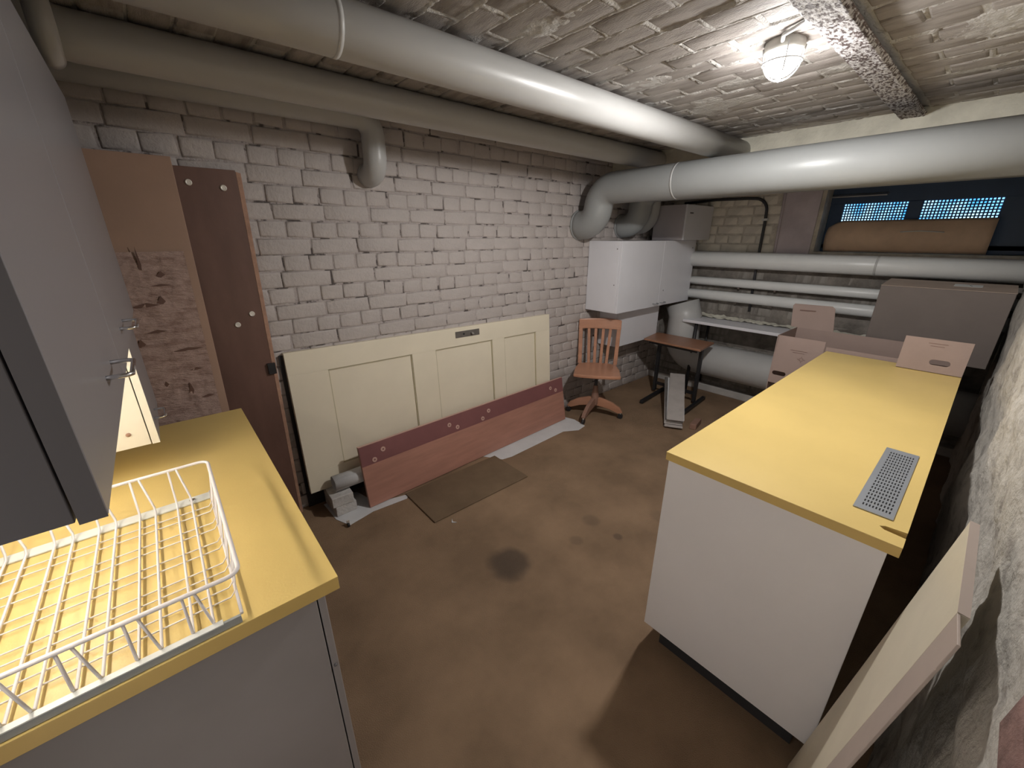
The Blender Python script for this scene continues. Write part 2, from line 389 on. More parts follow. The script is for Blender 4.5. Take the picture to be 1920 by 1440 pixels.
# window
win = thing('window_1', (4.62, .5, 1.5), None, None); win['kind'] = 'structure'
XW = 4.60
MB().box((XW, .995, 1.50), (XW+.05, W1, WZ1)).build('frame_jamb', 'frame_w', win, .004)
MB().box((XW, W0, 1.50), (XW+.05, .09, WZ1)).build('frame_jamb', 'frame_w', win, .004)
MB().box((XW, .503, 1.50), (XW+.05, .585, 1.86)).build('mullion', 'frame_w', win, .004)
MB().box((XW-.01, W0, 1.86), (XW+.06, W1, WZ1)).build('frame_head', 'frame_w', win, .004)
MB().box((XW, W0, WZ0), (XW+.06, W1, 1.54)).build('frame_sill', 'frame_w', win, .004)
MB().obox((XW-.06, .72, 1.905), (.05, 0, .02), (0, .36, 0), (-.004, 0, .01)).build('tilting_flap', 'steel', win, .002)
def glass_mat():
    m, nt, p = nodes('blue_daylight_glass'); L = nt.links
    tc = N(nt, 'ShaderNodeTexCoord'); ns = N(nt, 'ShaderNodeTexNoise', Scale=7, Detail=3); L.new(tc.outputs['Object'], ns.inputs['Vector'])
    rp = N(nt, 'ShaderNodeValToRGB'); e = rp.color_ramp.elements; e[0].position, e[1].position = .35, .72
    e[0].color = (*srgb(60, 150, 225), 1); e[1].color = (*srgb(185, 232, 255), 1); L.new(ns.outputs[0], rp.inputs[0])
    L.new(rp.outputs[0], p.inputs['Emission Color']); p.inputs['Emission Strength'].default_value = 1.5
    p.inputs['Base Color'].default_value = (.1, .25, .4, 1); p.inputs['Roughness'].default_value = .2; return m
M['glass'] = glass_mat()
for (a, b) in ((.585, .995), (.09, .503)):
    MB().box((XW+.03, a, 1.54), (XW+.036, b, 1.86)).build('pane', 'glass', win)
    g = MB(); nb = int((b-a)/.0195); nz = 16
    for i in range(nb+1): g.box((XW+.012, a+i*(b-a)/nb-.0042, 1.54), (XW+.018, a+i*(b-a)/nb+.0042, 1.86))
    for i in range(nz+1): g.box((XW+.010, a, 1.54+i*.32/nz-.0042), (XW+.016, b, 1.54+i*.32/nz+.0042))
    g.build('grating', 'mesh', win, kind='stuff')
# ------------------------------------------------------------------ lamp
lamp = thing('bulkhead_lamp', (LAMP[0], LAMP[1], ZC), 'glowing round bulkhead lamp in a wire cage on the brick ceiling', 'lamp')
lx, ly, lz = LAMP
MB().lathe((lx, ly, 0), [(.045, ZC+.01), (.060, ZC-.004), (.063, ZC-.022), (.060, ZC-.034), (.050, ZC-.038)], 28).build('housing', 'lamp_base', lamp, fix=True)
M['dome'] = emis('glowing_glass', (1, .98, .955), GLOW)
DR = .053; prof = [(DR*.93, ZC-.037), (DR, ZC-.050)]+[(DR*math.cos(t), ZC-.058-.052*math.sin(t)) for t in np.linspace(.05, 1.5, 10)]
MB().lathe((lx, ly, 0), prof, 28).build('glass_dome', 'dome', lamp, fix=True)
ld = bpy.data.lights.new('lamp_beam', 'POINT'); ld.shadow_soft_size = .04; ld.energy = LAMP_WATT; ld.color = (1, .975, .95)
ld.use_nodes = True; nt = ld.node_tree; em = nt.nodes['Emission']      # photometric profile of the fitting: little light above the horizontal
tc = N(nt, 'ShaderNodeTexCoord'); sx = N(nt, 'ShaderNodeSeparateXYZ'); nt.links.new(tc.outputs['Normal'], sx.inputs[0])
mr = N(nt, 'ShaderNodeMapRange', interpolation_type='SMOOTHSTEP'); nt.links.new(sx.outputs[2], mr.inputs[0])
mr.inputs[1].default_value = -.45; mr.inputs[2].default_value = .36; mr.inputs[3].default_value = 1; mr.inputs[4].default_value = .10
m2 = N(nt, 'ShaderNodeMapRange', interpolation_type='SMOOTHSTEP'); nt.links.new(sx.outputs[2], m2.inputs[0])   # and a little less straight down, under the end of the bulb
m2.inputs[1].default_value = -1; m2.inputs[2].default_value = -.6; m2.inputs[3].default_value = .66; m2.inputs[4].default_value = 1
mm_ = N(nt, 'ShaderNodeMath', operation='MULTIPLY'); nt.links.new(mr.outputs[0], mm_.inputs[0]); nt.links.new(m2.outputs[0], mm_.inputs[1]); nt.links.new(mm_.outputs[0], em.inputs['Strength'])
lo = bpy.data.objects.new('lamp_beam', ld); COL.objects.link(lo); lo.parent = lamp; lo.location = (0, 0, -.118)
for k in range(4):
    a = k*PI/2+.5; d = V(math.cos(a), math.sin(a), 0); pts = [V(lx, ly, ZC-.02)+d*.065]+[V(lx, ly, ZC-.055)+d*.060*math.cos(t)-V(0, 0, .064)*math.sin(t) for t in np.linspace(0, PI/2-.05, 8)]
    MB().tube(pts, .0025, 6).build('cage_bar', 'conduit', lamp)
MB().tube([V(lx, ly, ZC-.066)+.061*V(math.cos(t), math.sin(t), 0) for t in np.linspace(0, 2*PI, 24, endpoint=False)], .0028, 6, closed=True).build('cage_ring', 'conduit', lamp)
MB().tube([(.9, .578, ZC-.012), (1.68, .578, ZC-.012), (1.71, .584, ZC-.012), (1.735, .625, ZC-.013), (1.75, .66, ZC-.016), (1.79, .675, ZC-.02)], .0065, 8).build('cable_conduit', 'conduit', label='white painted conduit running along the rusty beam to the lamp', cat='conduit')

# ------------------------------------------------------------------ pipes
def pipe(name, label, pts, R, m='pipe', bands=(), collar=None, n=28):
    t = thing(name, tuple(pts[0]), label, 'pipe')
    MB().tube(pts, R, n).build('jacket', m, t)
    for (c, ax) in bands:
        c = np.array(c); ax = np.array(ax, float)
        MB().tube([c-ax*.007, c+ax*.007], R+.001, n).build('seam_band', 'seam', t)
    if collar is not None: MB().lathe(collar[0], [(R*.9, 0), (R*1.05, 0), (R*1.05, -.012), (R*.98, -.018)], n, collar[1]).build('wall_collar', m, t, fix=True)
    return t
def s_bend(x, y0, z0, z1, R, rb=.145):
    """runs along +Y at z0, drops to z1, runs into the brick wall"""
    y1 = YW-.02-rb; drop = z0-z1; pts = [V(x, y0, z0), V(x, (y0+y1)/2, z0)]
    th = math.acos(max(-1, 1-drop/(2*rb))); yc = YW-.05-2*rb*math.sin(th)
    for t in np.linspace(0, th, 9): pts.append(V(x, yc+rb*math.sin(t), z0-rb*(1-math.cos(t))))
    ye = yc+2*rb*math.sin(th)
    for t in np.linspace(th, 0, 9)[1:]: pts.append(V(x, ye-rb*math.sin(t), z1+rb*(1-math.cos(t))))
    pts.append(V(x, YW+.02, z1)); return pts
pipe('insulated_pipe', 'thick grey lagged pipe crossing the room, bent down into the brick wall', s_bend(2.87, YR-.02, 1.957, 1.69, .1155), .1155, 'pipe_g', bands=[((2.87, 1.58, 1.957), (0, 1, 0))], collar=((2.87, YW, 1.69), 'y'))
pipe('insulated_pipe', 'second lagged pipe hidden behind the thick crossing pipe, its bend entering the brick wall', s_bend(3.47, YR-.02, 1.985, 1.69, .100), .100, 'pipe_g', collar=((3.47, YW, 1.69), 'y'))
pipe('insulated_pipe', 'long bright lagged pipe under the ceiling nearest the lamp, ending at the plaster lintel', [V(XN, 1.38, 2.148), V(1, 1.38, 2.148), V(2, 1.38, 2.148), V(3.272, 1.38, 2.148)], .0722, bands=[((.53, 1.38, 2.148), (1, 0, 0))])
pts = [V(-.16, 2.0, ZC+.02)]+arc((-.03, 2.0, 2.296), (-.13, 0, 0), (0, 0, -.13), .45, PI/2-.01, 7)+[V(0, 2.0, 2.166), V(1.5, 2.0, 2.166), V(2.8, 2.0, 2.166)]
pts += [V(3.42, 2.0, 2.166), V(3.60, 2.05, 2.163), V(3.72, 2.15, 2.150), V(3.77, 2.24, 2.11), V(3.78, 2.29, 2.05), V(3.78, 2.31, 1.97)]+arc((3.78, 2.44, 1.83), (0, -.125, 0), (0, 0, -.14), .1, PI/2, 8)+[V(3.78, YW+.02, 1.69)]
pipe('insulated_pipe', 'lagged pipe beneath the ceiling near the brick wall, behind the brightest pipe', pts, .068, collar=((3.78, YW, 1.69), 'y'))
pts = [V(XN, 2.335, 2.178), V(.5, 2.335, 2.178), V(.96, 2.335, 2.178)]+arc((.96, 2.335, 2.098), (0, 0, .08), (.08, 0, 0), 0, PI/2, 7)[1:]+[V(1.04, 2.335, 2.03)]
pts += arc((1.04, 2.415, 2.0), (0, -.08, 0), (0, 0, -.08), 0, PI/2, 8)+[V(1.04, YW+.02, 1.92)]
pipe('insulated_pipe', 'thin lagged pipe with an elbow dropping into the white brick wall', pts, .060, collar=((1.04, YW, 1.92), 'y'))
pipe('riser_pipe', 'slim pale riser pipe beside the grey wall cabinet under the ceiling', [V(-.075, 1.80, ZC+.01), V(-.075, 1.80, 2.12), V(-.077, 1.82, 2.09), V(-.08, 1.87, 2.075), V(-.08, 1.90, 2.075)], .028)
P3 = [('upper', 4.315, 1.383, .075, 1.99), ('middle', 4.345, 1.165, .040, 2.06), ('lower', 4.335, 1.030, .048, 2.06)]
LB = {'upper': 'thickest white pipe along the far wall, just below the window', 'middle': 'thin white pipe along the far wall, middle of three', 'lower': 'white pipe along the far wall, lowest of three above the white tabletop'}
for nm, x, z, R, ye in P3:
    t = pipe('heating_pipe', LB[nm], [V(x, YR-.05, z), V(x, .8, z), V(x, 1.6, z), V(x, YW+.02, z)], R, 'pipe_w', bands=[((x, .62, z), (0, 1, 0))] if nm == 'upper' else [])
    if nm != 'upper':
        for yy in (1.30, 1.62): MB().box((x, yy-.008, z-R-.012), (XF, yy+.008, z-R+.004)).build('pipe_bracket', 'rust', t)
pts = [V(4.215, YR-.02, .385), V(4.215, 1.0, .385), V(4.215, 1.75, .385)]+arc((4.215, 1.85, .585), (0, 0, -.2), (0, .2, 0), .05, PI/2, 8)+[V(4.215, 2.05, .80), V(4.215, 2.10, .93)]
pipe('floor_duct', 'very thick grey duct lying low along the far wall under the white tabletop', pts, .165)
# black cable on the far wall
cb = thing('wall_cable', (4.40, 2.2, 1.93), 'black cable bending down the cream brick wall beside the window pier', 'cable')
pts = [V(4.40, 2.32, 1.925), V(4.40, 2.0, 1.940), V(4.40, 1.70, 1.935)]+arc((4.40, 1.64, 1.815), (0, 0, .115), (0, -.118, 0), .1, PI/2, 8)+[V(4.40, 1.517, 1.70), V(4.40, 1.515, 1.35), V(4.40, 1.50, .9)]
MB().tube(pts, .013, 8).build('cable_run', 'cable', cb)
MB().box((4.385, 1.495, 1.735), (XF, 1.545, 1.755)).build('cable_clip', 'label', cb)
# ------------------------------------------------------------------ cabinets
def handle(parent, x, y, z, axis=2, out=(1, 0, 0), L=.10, m='chrome'):
    """D pull: two posts and a bar"""
    out = np.array(out, float); a = np.zeros(3); a[axis] = 1; c = V(x, y, z); d = out*.028
    p0, p1 = c-a*L/2, c+a*L/2
    return MB().tube([p0, p0+d*.75, p0+d+a*.006, c+d, p1+d-a*.006, p1+d*.75, p1], .0034, 8).build('handle', m, parent)
# A: grey wall cabinet close to the camera
wa = thing('wall_cabinet', (-.27, 1.24, 1.35), 'large grey wall cabinet with a dark side hanging over the yellow worktop', 'cabinet')
MB().box((XN+.003, .493, 1.352), (-.106, 1.985, 1.998)).build('carcass', 'dark', wa, .001)
dA = MB().box((-.103, .493, 1.350), (-.084, 1.018, 1.998)).build('door', 'grey_door', wa, .0015)
dB = MB().box((-.103, 1.021, 1.350), (-.084, 1.985, 1.998)).build('door', 'grey_door', wa, .0015)
MB().box((-.104, .4915, 1.3495), (-.0845, .4932, 1.9985)).build('door_edge', 'dark', dA)
handle(dA, -.084, .83, 1.412, 1); handle(dB, -.084, 1.29, 1.408, 1, L=.12)
# B: small cabinet hung beneath it
wb = thing('small_cabinet', (-.27, 1.76, 1.0), 'small cabinet with a cream side hanging under the grey wall cabinet', 'cabinet')
MB().box((XN+.003, 1.56, 1.0), (-.122, 1.965, 1.349)).build('carcass', 'cream', wb, .001)
dd = MB().box((-.119, 1.56, 1.0), (-.101, 1.965, 1.349)).build('door', 'grey_door', wb, .001)
MB().box((-.1195, 1.5585, .9995), (-.1015, 1.5602, 1.349)).build('door_edge', 'cream', dd)
handle(dd, -.101, 1.66, 1.060, 1, L=.09); MB().lathe((-.165, 1.557, 1.045), [(.006, .003), (.006, 0), (.002, -.001)], 10, 'y').build('screw_hole', 'brown_edge', wb)
tl = thing('tube_lamp', (-.38, 1.0, 1.35), 'fluorescent tube lamp fixed beneath the grey wall cabinet', 'lamp')
MB().box((-.405, .56, 1.333), (-.355, 1.54, 1.3515)).build('lamp_housing', 'white', tl, .002)
MB().tube([(-.38, .58, 1.318), (-.38, 1.52, 1.318)], .013, 14).build('tube', emis('fluorescent_tube', (1, .93, .80), TUBE), tl)
# left base cabinet and worktop
lb = thing('base_cabinet', (-.15, 1.38, 0), 'grey base cabinet under the yellow worktop with the wire basket', 'cabinet')
MB().box((XN+.003, .80, .08), (.112, 1.97, .866)).build('carcass', 'grey_side', lb, .002)
for k in range(2): 
    y0 = .802+k*.585; dk = MB().box((.115, y0, .085), (.131, y0+.581, .86)).build('door', 'grey_side', lb, .002)
    handle(dk, .131, y0+.05+.48*(1-k), .76)
MB().lathe((.1225, .8005, .62), [(.004, .002), (.004, -.002), (.001, -.003)], 8, 'y').build('edge_plug', 'dark', lb)
MB().box((XN+.003, .84, 0), (.07, 1.95, .08)).build('plinth', 'dark', lb)
def worktop(name, label, poly, z0, z1, lip=.012):
    t = thing(name, (poly[0][0], poly[0][1], z0), label, 'worktop')
    MB().prism([(x, y, z0) for x, y in poly], (0, 0, z1-z0-.0012)).build('core', 'yellow_edge', t, .0012)
    MB().prism([(x, y, z1-.0012) for x, y in poly], (0, 0, .0012)).build('laminate', 'yellow', t); return t
worktop('worktop', 'yellow laminate worktop under the white wire basket', [(XN+.003, .768), (.157, .768), (.157, 1.985), (XN+.003, 1.985)], .866, .90)
# right base cabinet and worktop
rb = thing('base_cabinet', (2.2, .29, 0), 'white base cabinet under the yellow worktop with the vent grille', 'cabinet')
MB().box((1.218, -.006, .10), (1.236, .575, .868)).build('end_panel', 'white', rb, .0015)
MB().box((1.2365, -.006, .10), (3.16, .552, .868)).build('carcass', 'white', rb, .001)
for k in range(3):
    x0 = 1.238+k*.641; dk = MB().box((x0, .556, .105), (x0+.637, .573, .86)).build('door', 'white', rb, .002)
    handle(dk, x0+.56, .573, .78, out=(0, 1, 0))
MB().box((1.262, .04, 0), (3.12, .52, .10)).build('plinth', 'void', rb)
RT = worktop('worktop', 'yellow laminate worktop with a vent grille and a notched corner',
     [(1.208, .582), (1.208, -.027), (1.257, -.027), (1.262, .015), (1.272, .026), (1.282, .015), (1.287, -.027), (3.20, -.027), (3.20, .585)], .870, .90)
# vent grille
vg = thing('vent_grille', (1.57, .048, .9), 'grey steel vent grille with slots set in the yellow worktop', 'grille')
MB().box((1.326, .012, .9005), (1.816, .084, .9012)).build('recess_shade', 'void', vg)  # black plate stands in for the dark recess under the slots
g = MB(); z0, z1 = .9013, .9035
xs = [1.32, 1.345]+[v for i in range(19) for v in (1.345+i*.0237, 1.345+i*.0237+.014)][1:]+[1.82]
xs = sorted(set(xs)); ys = [.006]+[v for i in range(9) for v in (.0155+i*.0070, .0155+i*.0070+.0033)]+[.090]
for i in range(len(xs)-1):
    for j in range(len(ys)-1):
        if i % 2 == 1 and j % 2 == 1: continue
        g.box((xs[i], ys[j], z0), (xs[i+1], ys[j+1], z1))
g.build('slotted_plate', 'steel', vg)
# corner cabinets on the brick wall
def corner_cab(name, label, x0, x1, y0, y1, z0, z1, seam, side='white_cool', doors='white_cool', hz=None):
    t = thing(name, ((x0+x1)/2, y1, z0), label, 'cabinet')
    MB().box((x0, y0+.019, z0), (x1, y1, z1)).build('carcass', side, t, .0015)
    xs = [x0]+([seam] if seam else [])+[x1]
    for a, b in zip(xs[:-1], xs[1:]):
        d = MB().box((a+.001, y0, z0), (b-.001, y0+.0175, z1)).build('door', doors, t, .0015)
        if hz:
            hx = (b-.06 if a == x0 and seam else a+.07); handle(d, hx, y0, hz, 0, (0, -1, 0), .07, 'steel')
    return t
cc = corner_cab('wall_cabinet', 'wide white wall cabinet with two doors in the far corner', 3.02, 4.31, 2.095, YW-.003, .955, 1.563, 3.70, hz=.985)
for (x, z) in ((3.0195, 1.50), (3.0195, 1.20)): MB().lathe((x, 2.14 if z > 1.3 else 2.145, z), [(.004, .002), (.005, -.001), (.002, -.002)], 8, 'x').build('screw_hole', 'dark', cc)
for (x, z) in ((3.77, 1.10), (4.25, 1.49)): MB().lathe((x, 2.0945, z), [(.006, .002), (.006, -.001), (.002, -.002)], 8, 'y').build('screw_hole', 'dark', cc)
corner_cab('wall_cabinet', 'white wall cabinet hanging below the wide one, behind the chair', 3.25, 3.965, 2.222, YW-.003, .585, .952, None)
tb = corner_cab('small_cabinet', 'small white cabinet with a grey side on top of the wide one', 3.86, 4.39, 2.005, 2.335, 1.566, 1.878, None, side='grey_mid')
MB().box((3.92, 2.0035, 1.800), (3.985, 2.005, 1.812)).build('name_plate', 'dark', tb)

# ------------------------------------------------------------------ wire basket
bk = thing('wire_basket', (-.23, 1.04, .9), 'white wire pull-out basket lying on the yellow worktop', 'basket')
BX0, BX1, BY_0, BY_1, ZB, ZR = -.446, -.018, .785, 1.30, .909, 1.008
rimp = []
def rc(cx, cy, a0, a1, rr=.022): return [V(cx+rr*math.cos(t), cy+rr*math.sin(t), ZR) for t in np.linspace(a0, a1, 6)]
rx0, rx1, ry0, ry1 = -.446, -.004, .779, 1.312
rimp = rc(rx1-.022, ry1-.022, PI/2, 0)+rc(rx1-.022, ry0+.022, 0, -PI/2)+rc(rx0+.022, ry0+.022, -PI/2, -PI)+rc(rx0+.022, ry1-.022, PI, PI/2)
MB().tube(rimp, .0042, 8, closed=True).build('rim', 'wire', bk)
xw = []; x = -.062
while x > BX0+.02: xw += [x, x-.031]; x -= .0765
for x in xw:
    if x < BX0+.004: continue
    k = xw.index(x) % 2; sl = .002 if k else -.012
    MB().tube([(min(x+sl, rx1-.02), ry0+.002, ZR), (x, BY_0, ZB+.012), (x, BY_0+.01, ZB+.002), (x, BY_1-.01, ZB+.002), (x, BY_1, ZB+.012), (min(x+sl, rx1-.02), ry1-.002, ZR)], .0026, 6).build('long_wire', 'wire', bk)
yw = []; y = BY_1-.062
while y > BY_0+.01: yw += [y, y-.031]; y -= .090
for y in yw:
    if y < BY_0+.01: continue
    MB().tube([(rx1-.001, y+.012, ZR), (BX1, y, ZB+.012), (BX1-.01, y, ZB-.002), (BX0+.01, y, ZB-.002), (BX0, y, ZB+.012), (rx0+.001, y+.012, ZR)], .0017, 6).build('cross_wire', 'wire', bk)
MB().tube([(BX1, BY_0-.002, ZB+.004), (BX1, BY_1+.01, ZB+.004)], .003, 6).build('edge_wire', 'wire', bk)
t = MB().box((rx0, BY_1-.012, .9012), (-.014, BY_1+.024, .9042)); t.build('back_rail', 'rail', bk)
for x in (-.06, -.42): MB().lathe((x, BY_1+.006, .9042), [(.007, 0), (.007, .002), (.002, .003)], 10).build('rail_screw', 'chrome', bk)
MB().box((rx0, .7725, .9012), (-.02, .779, .918)).box((rx0, .779, .9012), (-.05, .783, .9165)).build('front_rail', 'rail_g', bk, .0008)
MB().box((rx0, .7715, .9165), (-.048, .7845, .9188)).build('rail_lip', 'rail', bk)

# ------------------------------------------------------------------ boards leaning in the left corner
tbd = thing('leaning_board', (-.1, 2.2, 0), 'tall tan board with a torn rough lower half behind the worktop', 'board')
def leanpt(x, t, off=0):     # t 0 at floor .. 1 at top, plane leaning on the wall
    return V(x+.054*(t-1), 2.17+.212*t-off, 1.91*t)
n_ = V(0, -1, .111); n_ /= np.linalg.norm(n_)
def slab(a0, a1, t0, t1, th, o=0): 
    p = [leanpt(a0, t0), leanpt(a1, t0), leanpt(a1, t1), leanpt(a0, t1)]; p = [q+n_*o for q in p]; return MB().prism(p, n_*th)
slab(-.38, .161, 0, 1, .018).build('panel', 'tan', tbd, .0015)
def rf(a, b):
    q = V(a*60, b*150, 3.3)[None]; return n_*float(.002+.006*vnoise(q*.35, 21)[0]+.004*vnoise(q, 22)[0])
o = leanpt(-.38, .02)+n_*.0182
MB().grid(o, leanpt(.13, .02)-leanpt(-.38, .02), leanpt(-.38, .805)-leanpt(-.38, .02), 60, 150, rf).build('torn_surface', 'rough', tbd)
crk = MB()
for (x, z, dx, dz) in ((-.03, 1.47, .012, .09), (-.01, 1.40, .07, .008), (-.09, 1.32, .10, .015), (-.06, 1.21, .07, .012), (-.10, 1.16, .03, .03), (0.0, 1.12, .12, .012), (.02, 1.44, .03, .02), (.0, 1.33, .03, .03), (.05, 1.03, .05, .01), (.03, .93, .02, .05), (-.05, .98, .02, .02), (.07, .90, .05, .01)):
    t = z/1.91; p = leanpt(x, t)+n_*.0255
    crk.prism([p, p+V(dx*.5, 0, -.3*dz), p+V(dx, 0, dz*.2), p+V(dx*.55, 0, dz)], n_*.002)
crk.build('dark_tears', 'brown', tbd, kind='stuff')
bb = thing('leaning_board', (.2, 2.42, 0), 'tall dark brown board with pale screw caps standing against the brick wall', 'board')
MB().prism([(.0, 2.405, 0), (.354, 2.405, 0), (.390, 2.405, 1.885), (.02, 2.405, 1.885)], (0, .018, 0)).build('panel', 'brown', bb, .001)
MB().prism([(.355, 2.409, 0), (.371, 2.409, 0), (.411, 2.409, 1.875), (.391, 2.409, 1.880)], (0, .022, 0)).build('raw_edge', 'brown_edge', bb, .0015)
for (x, z) in ((.205, 1.822), (.330, 1.808), (.332, 1.232), (.262, 1.185)):
    MB().lathe((x, 2.405, z), [(.013, .002), (.013, -.004), (.009, -.005), (.007, -.003)], 14, 'y').build('screw_cap', 'screw', bb)
MB().box((.348, 2.390, .905), (.385, 2.405, .965)).build('lock_plate', 'black', bb, .002)
MB().box((.414, 2.434, 0), (1.25, 2.440, .985)).build('shade_sheet', 'void', label='black sheet added as shade behind the cream door leaf', cat='sheet')  # black sheet put in to darken the shaded gap behind the door
# ------------------------------------------------------------------ loose bricks, door leaf, red board, paper, carpet offcut
for k, (x, y, rz, m) in enumerate(((.572, 2.315, .03, 0), (.565, 2.312, -.04, 1))):
    c = V(x, y, .003+k*.0665); a = V(math.cos(rz), math.sin(rz), 0); b = V(-a[1], a[0], 0)
    MB().obox(c-a*.062-b*.10, a*.124, b*.20, V(0, 0, .0655)).build('loose_brick', 'loose', bevel=.004, label=('whitish loose brick on the floor under the cream door, lower of two', 'whitish loose brick stacked on another under the door corner')[k], cat='brick', group='bricks propping the cream door')
dr = thing('door_leaf', (1.4, 2.35, .14), 'cream panelled door leaf lying on its side against the brick wall', 'door')
p0 = V(.424, 2.352, .137); p1 = V(.436, 2.415, 1.001); ex = V(2.065, 0, -.003); ey = p1-p0; ex = ex-ey*(ex@ey)/(ey@ey); hh = np.linalg.norm(ey); el = np.linalg.norm(ex); ex /= el; ey /= hh; en = np.cross(ex, ey); en = en if en[1] < 0 else -en
D = lambda a, b, w=0: p0+ex*a+ey*b+en*w
def dbox(a0, a1, b0, b1, w0, w1): return MB().obox(D(a0, b0, w0), ex*(a1-a0), ey*(b1-b0), en*(w1-w0))
th = .036; PAN = [(.215, .755), (.935, 1.435), (1.555, 1.90)]; B0, B1 = .13, .735
# rails and stiles as one frame each piece its own
dbox(0, el, B1, hh, -th, 0).build('stile', 'door', dr, .0012); dbox(0, el, 0, B0, -th, 0).build('stile', 'door', dr, .0012)
edges = [0]+[v for q in PAN for v in q]+[el]
for k in range(0, len(edges), 2): dbox(edges[k], edges[k+1], B0, B1, -th, 0).build('rail', 'door', dr, .0012)
for (a, b) in PAN:
    dbox(a, b, B0, B1, -th+.004, -.012).build('door_panel', 'door', dr)
    for q in ((a, a+.006, B0, B1), (b-.006, b, B0, B1), (a, b, B1-.006, B1), (a, b, B0, B0+.006)): dbox(*q, -.012, -.005).build('panel_bead', 'door_groove', dr)
lp = dbox(1.105, 1.315, .793, .838, 0, .004).build('lock_plate', 'steel', dr, .001); lp.data.materials[0] = mat('dark_brass', (.16, .145, .13), .45, .1, 20, metal=.4)
MB().tube([D(1.24, .816, .003), D(1.24, .816, .022), D(1.25, .81, .03)], .006, 10).build('spindle', 'chrome', lp)
MB().tube([D(1.175, .816, .0038), D(1.175, .816, .0052)], .008, 10).build('keyhole', 'black', lp)
# red brown board in front
rs = thing('shelf_board', (1.66, 2.25, 0), 'red brown laminate board with a maroon strip leaning on the cream door', 'board')
q0 = V(.700, 2.168, .006); fx = V(2.600, 2.258, .006)-q0; fl = np.linalg.norm(fx); fx /= fl; ft = V(.728, 2.235, .400); fy = ft-q0; fy -= fx*(fy@fx); fh = np.linalg.norm(fy); fy /= fh; fn = np.cross(fx, fy); fn = fn if fn[1] < 0 else -fn
Q = lambda a, b, w=0: q0+fx*a+fy*b+fn*w
def qbox(a0, a1, b0, b1, w0, w1): return MB().obox(Q(a0, b0, w0), fx*(a1-a0), fy*(b1-b0), fn*(w1-w0))
qbox(0, fl, 0, fh, -.022, 0).build('panel', 'red', rs, .0012); qbox(.001, fl-.001, fh-.128, fh-.002, 0, .0016).build('maroon_strip', 'maroon', rs)
qbox(0, fl, fh-.0005, fh+.0012, -.022, .001).build('edge_band', 'fitting', rs)
for (a, b) in ((.085, fh-.105), (.150, fh-.058), (.655, fh-.060), (.72, fh-.096), (.955, fh-.103), (1.02, fh-.060), (1.735, fh-.062), (1.80, fh-.095)):
    MB().tube([Q(a, b, 0), Q(a, b, .0045)], .0155, 16).build('fitting', 'fitting', rs); 
    MB().tube([Q(a, b, .0045), Q(a, b, .0052)], .006, 10).build('fitting_hole', 'maroon', rs)
# paper roll on the bricks
rl = thing('paper_roll', (.56, 2.255, .2), 'roll of white paper behind the red brown board on the bricks', 'roll')
sp = []; 
for k in range(26):
    t = k/25*2*PI*1.25; rr = .053-.009*k/25; sp.append((rr*math.cos(t+2.2), rr*math.sin(t+2.2)))
g = MB(); vs = []; fs = []
for x in (.54, .95): vs += [(x, 2.288+a, .190+b) for a, b in sp]
for k in range(25): fs.append((k, k+1, 26+k+1, 26+k))
g.add(vs, fs, True); o = g.build('roll_sheet', 'paper', rl); md = o.modifiers.new('t', 'SOLIDIFY'); md.thickness = .0015
def flat(name, m, poly, z, label, cat, bumpy=.0, sub=1):
    MB().prism([(x, y, z) for x, y in poly], (0, 0, .0015)).build(name, m, label=label, cat=cat)
flat('paper_sheet', 'paper', [(.50, 2.20), (.545, 2.095), (.70, 2.128), (.92, 2.112), (.945, 2.15), (.75, 2.20), (.70, 2.40), (.49, 2.40)], .001, 'whitish paper sheet on the floor under the left end of the red brown board', 'paper')
flat('paper_sheet', 'paper', [(1.60, 2.24), (1.70, 2.085), (1.78, 2.07), (2.40, 2.10), (2.52, 2.03), (2.63, 2.05), (2.66, 2.20), (2.62, 2.33), (2.1, 2.30)], .001, 'whitish paper sheet on the floor by the chair castor and red brown board', 'paper')
co = MB().box((.932, 1.785, .0005), (1.683, 2.160, .010)); co.build('carpet_offcut', 'carpet2', bevel=.003, label='rectangular brown carpet offcut lying before the red brown board', cat='carpet')
ct = thing('loose_castor', (.535, 2.09, 0), 'tiny brass castor lying at the paper edge near the loose bricks', 'castor')
MB().lathe((.535, 2.09, .012), [(.012, -.006), (.012, .006)], 12, 'x').build('castor_wheel', 'black', ct); MB().box((.530, 2.094, .010), (.545, 2.102, .038)).build('castor_fork', 'screw', ct)
MB().prism([(1.01, 1.722, .001), (1.035, 1.705, .001), (1.02, 1.725, .001), (1.03, 1.75, .001)], (0, 0, .004)).build('paper_scrap', 'paper', label='tiny pale scrap on the carpet in front of the offcut', cat='scrap')

# ------------------------------------------------------------------ swivel chair
CH = V(2.885, 2.155, 0); cf = V(-.79, -.61, 0); cf /= np.linalg.norm(cf); cs = V(-cf[1], cf[0], 0); up = V(0, 0, 1)
C = lambda a, b, z: CH+cf*a+cs*b+up*z                     # a forward, b to the chair's left, z up
ch = thing('swivel_chair', tuple(CH), 'wooden swivel chair with a slatted back in front of the brick wall', 'chair')
pl = [C(.19, -.205, .432), C(.21, -.12, .432), C(.215, 0, .432), C(.21, .12, .432), C(.19, .205, .432), C(0, .20, .432), C(-.15, .175, .432), C(-.19, .10, .432), C(-.195, 0, .432), C(-.19, -.10, .432), C(-.15, -.175, .432), C(0, -.20, .432)]
MB().prism(pl, (0, 0, .030)).build('seat', 'wood', ch, .009, 3)
def bp(b, z): return C(-.165-.055*(z-.45)/.42-.03*(1-(b/.19)**2), b, z)
for b in (-.165, .165):
    MB().obox(bp(b, .455)-cs*.018-cf*.012, cs*.036, cf*.024, bp(b*1.06, .80)-bp(b, .455)).build('back_post', 'wood', ch, .004)
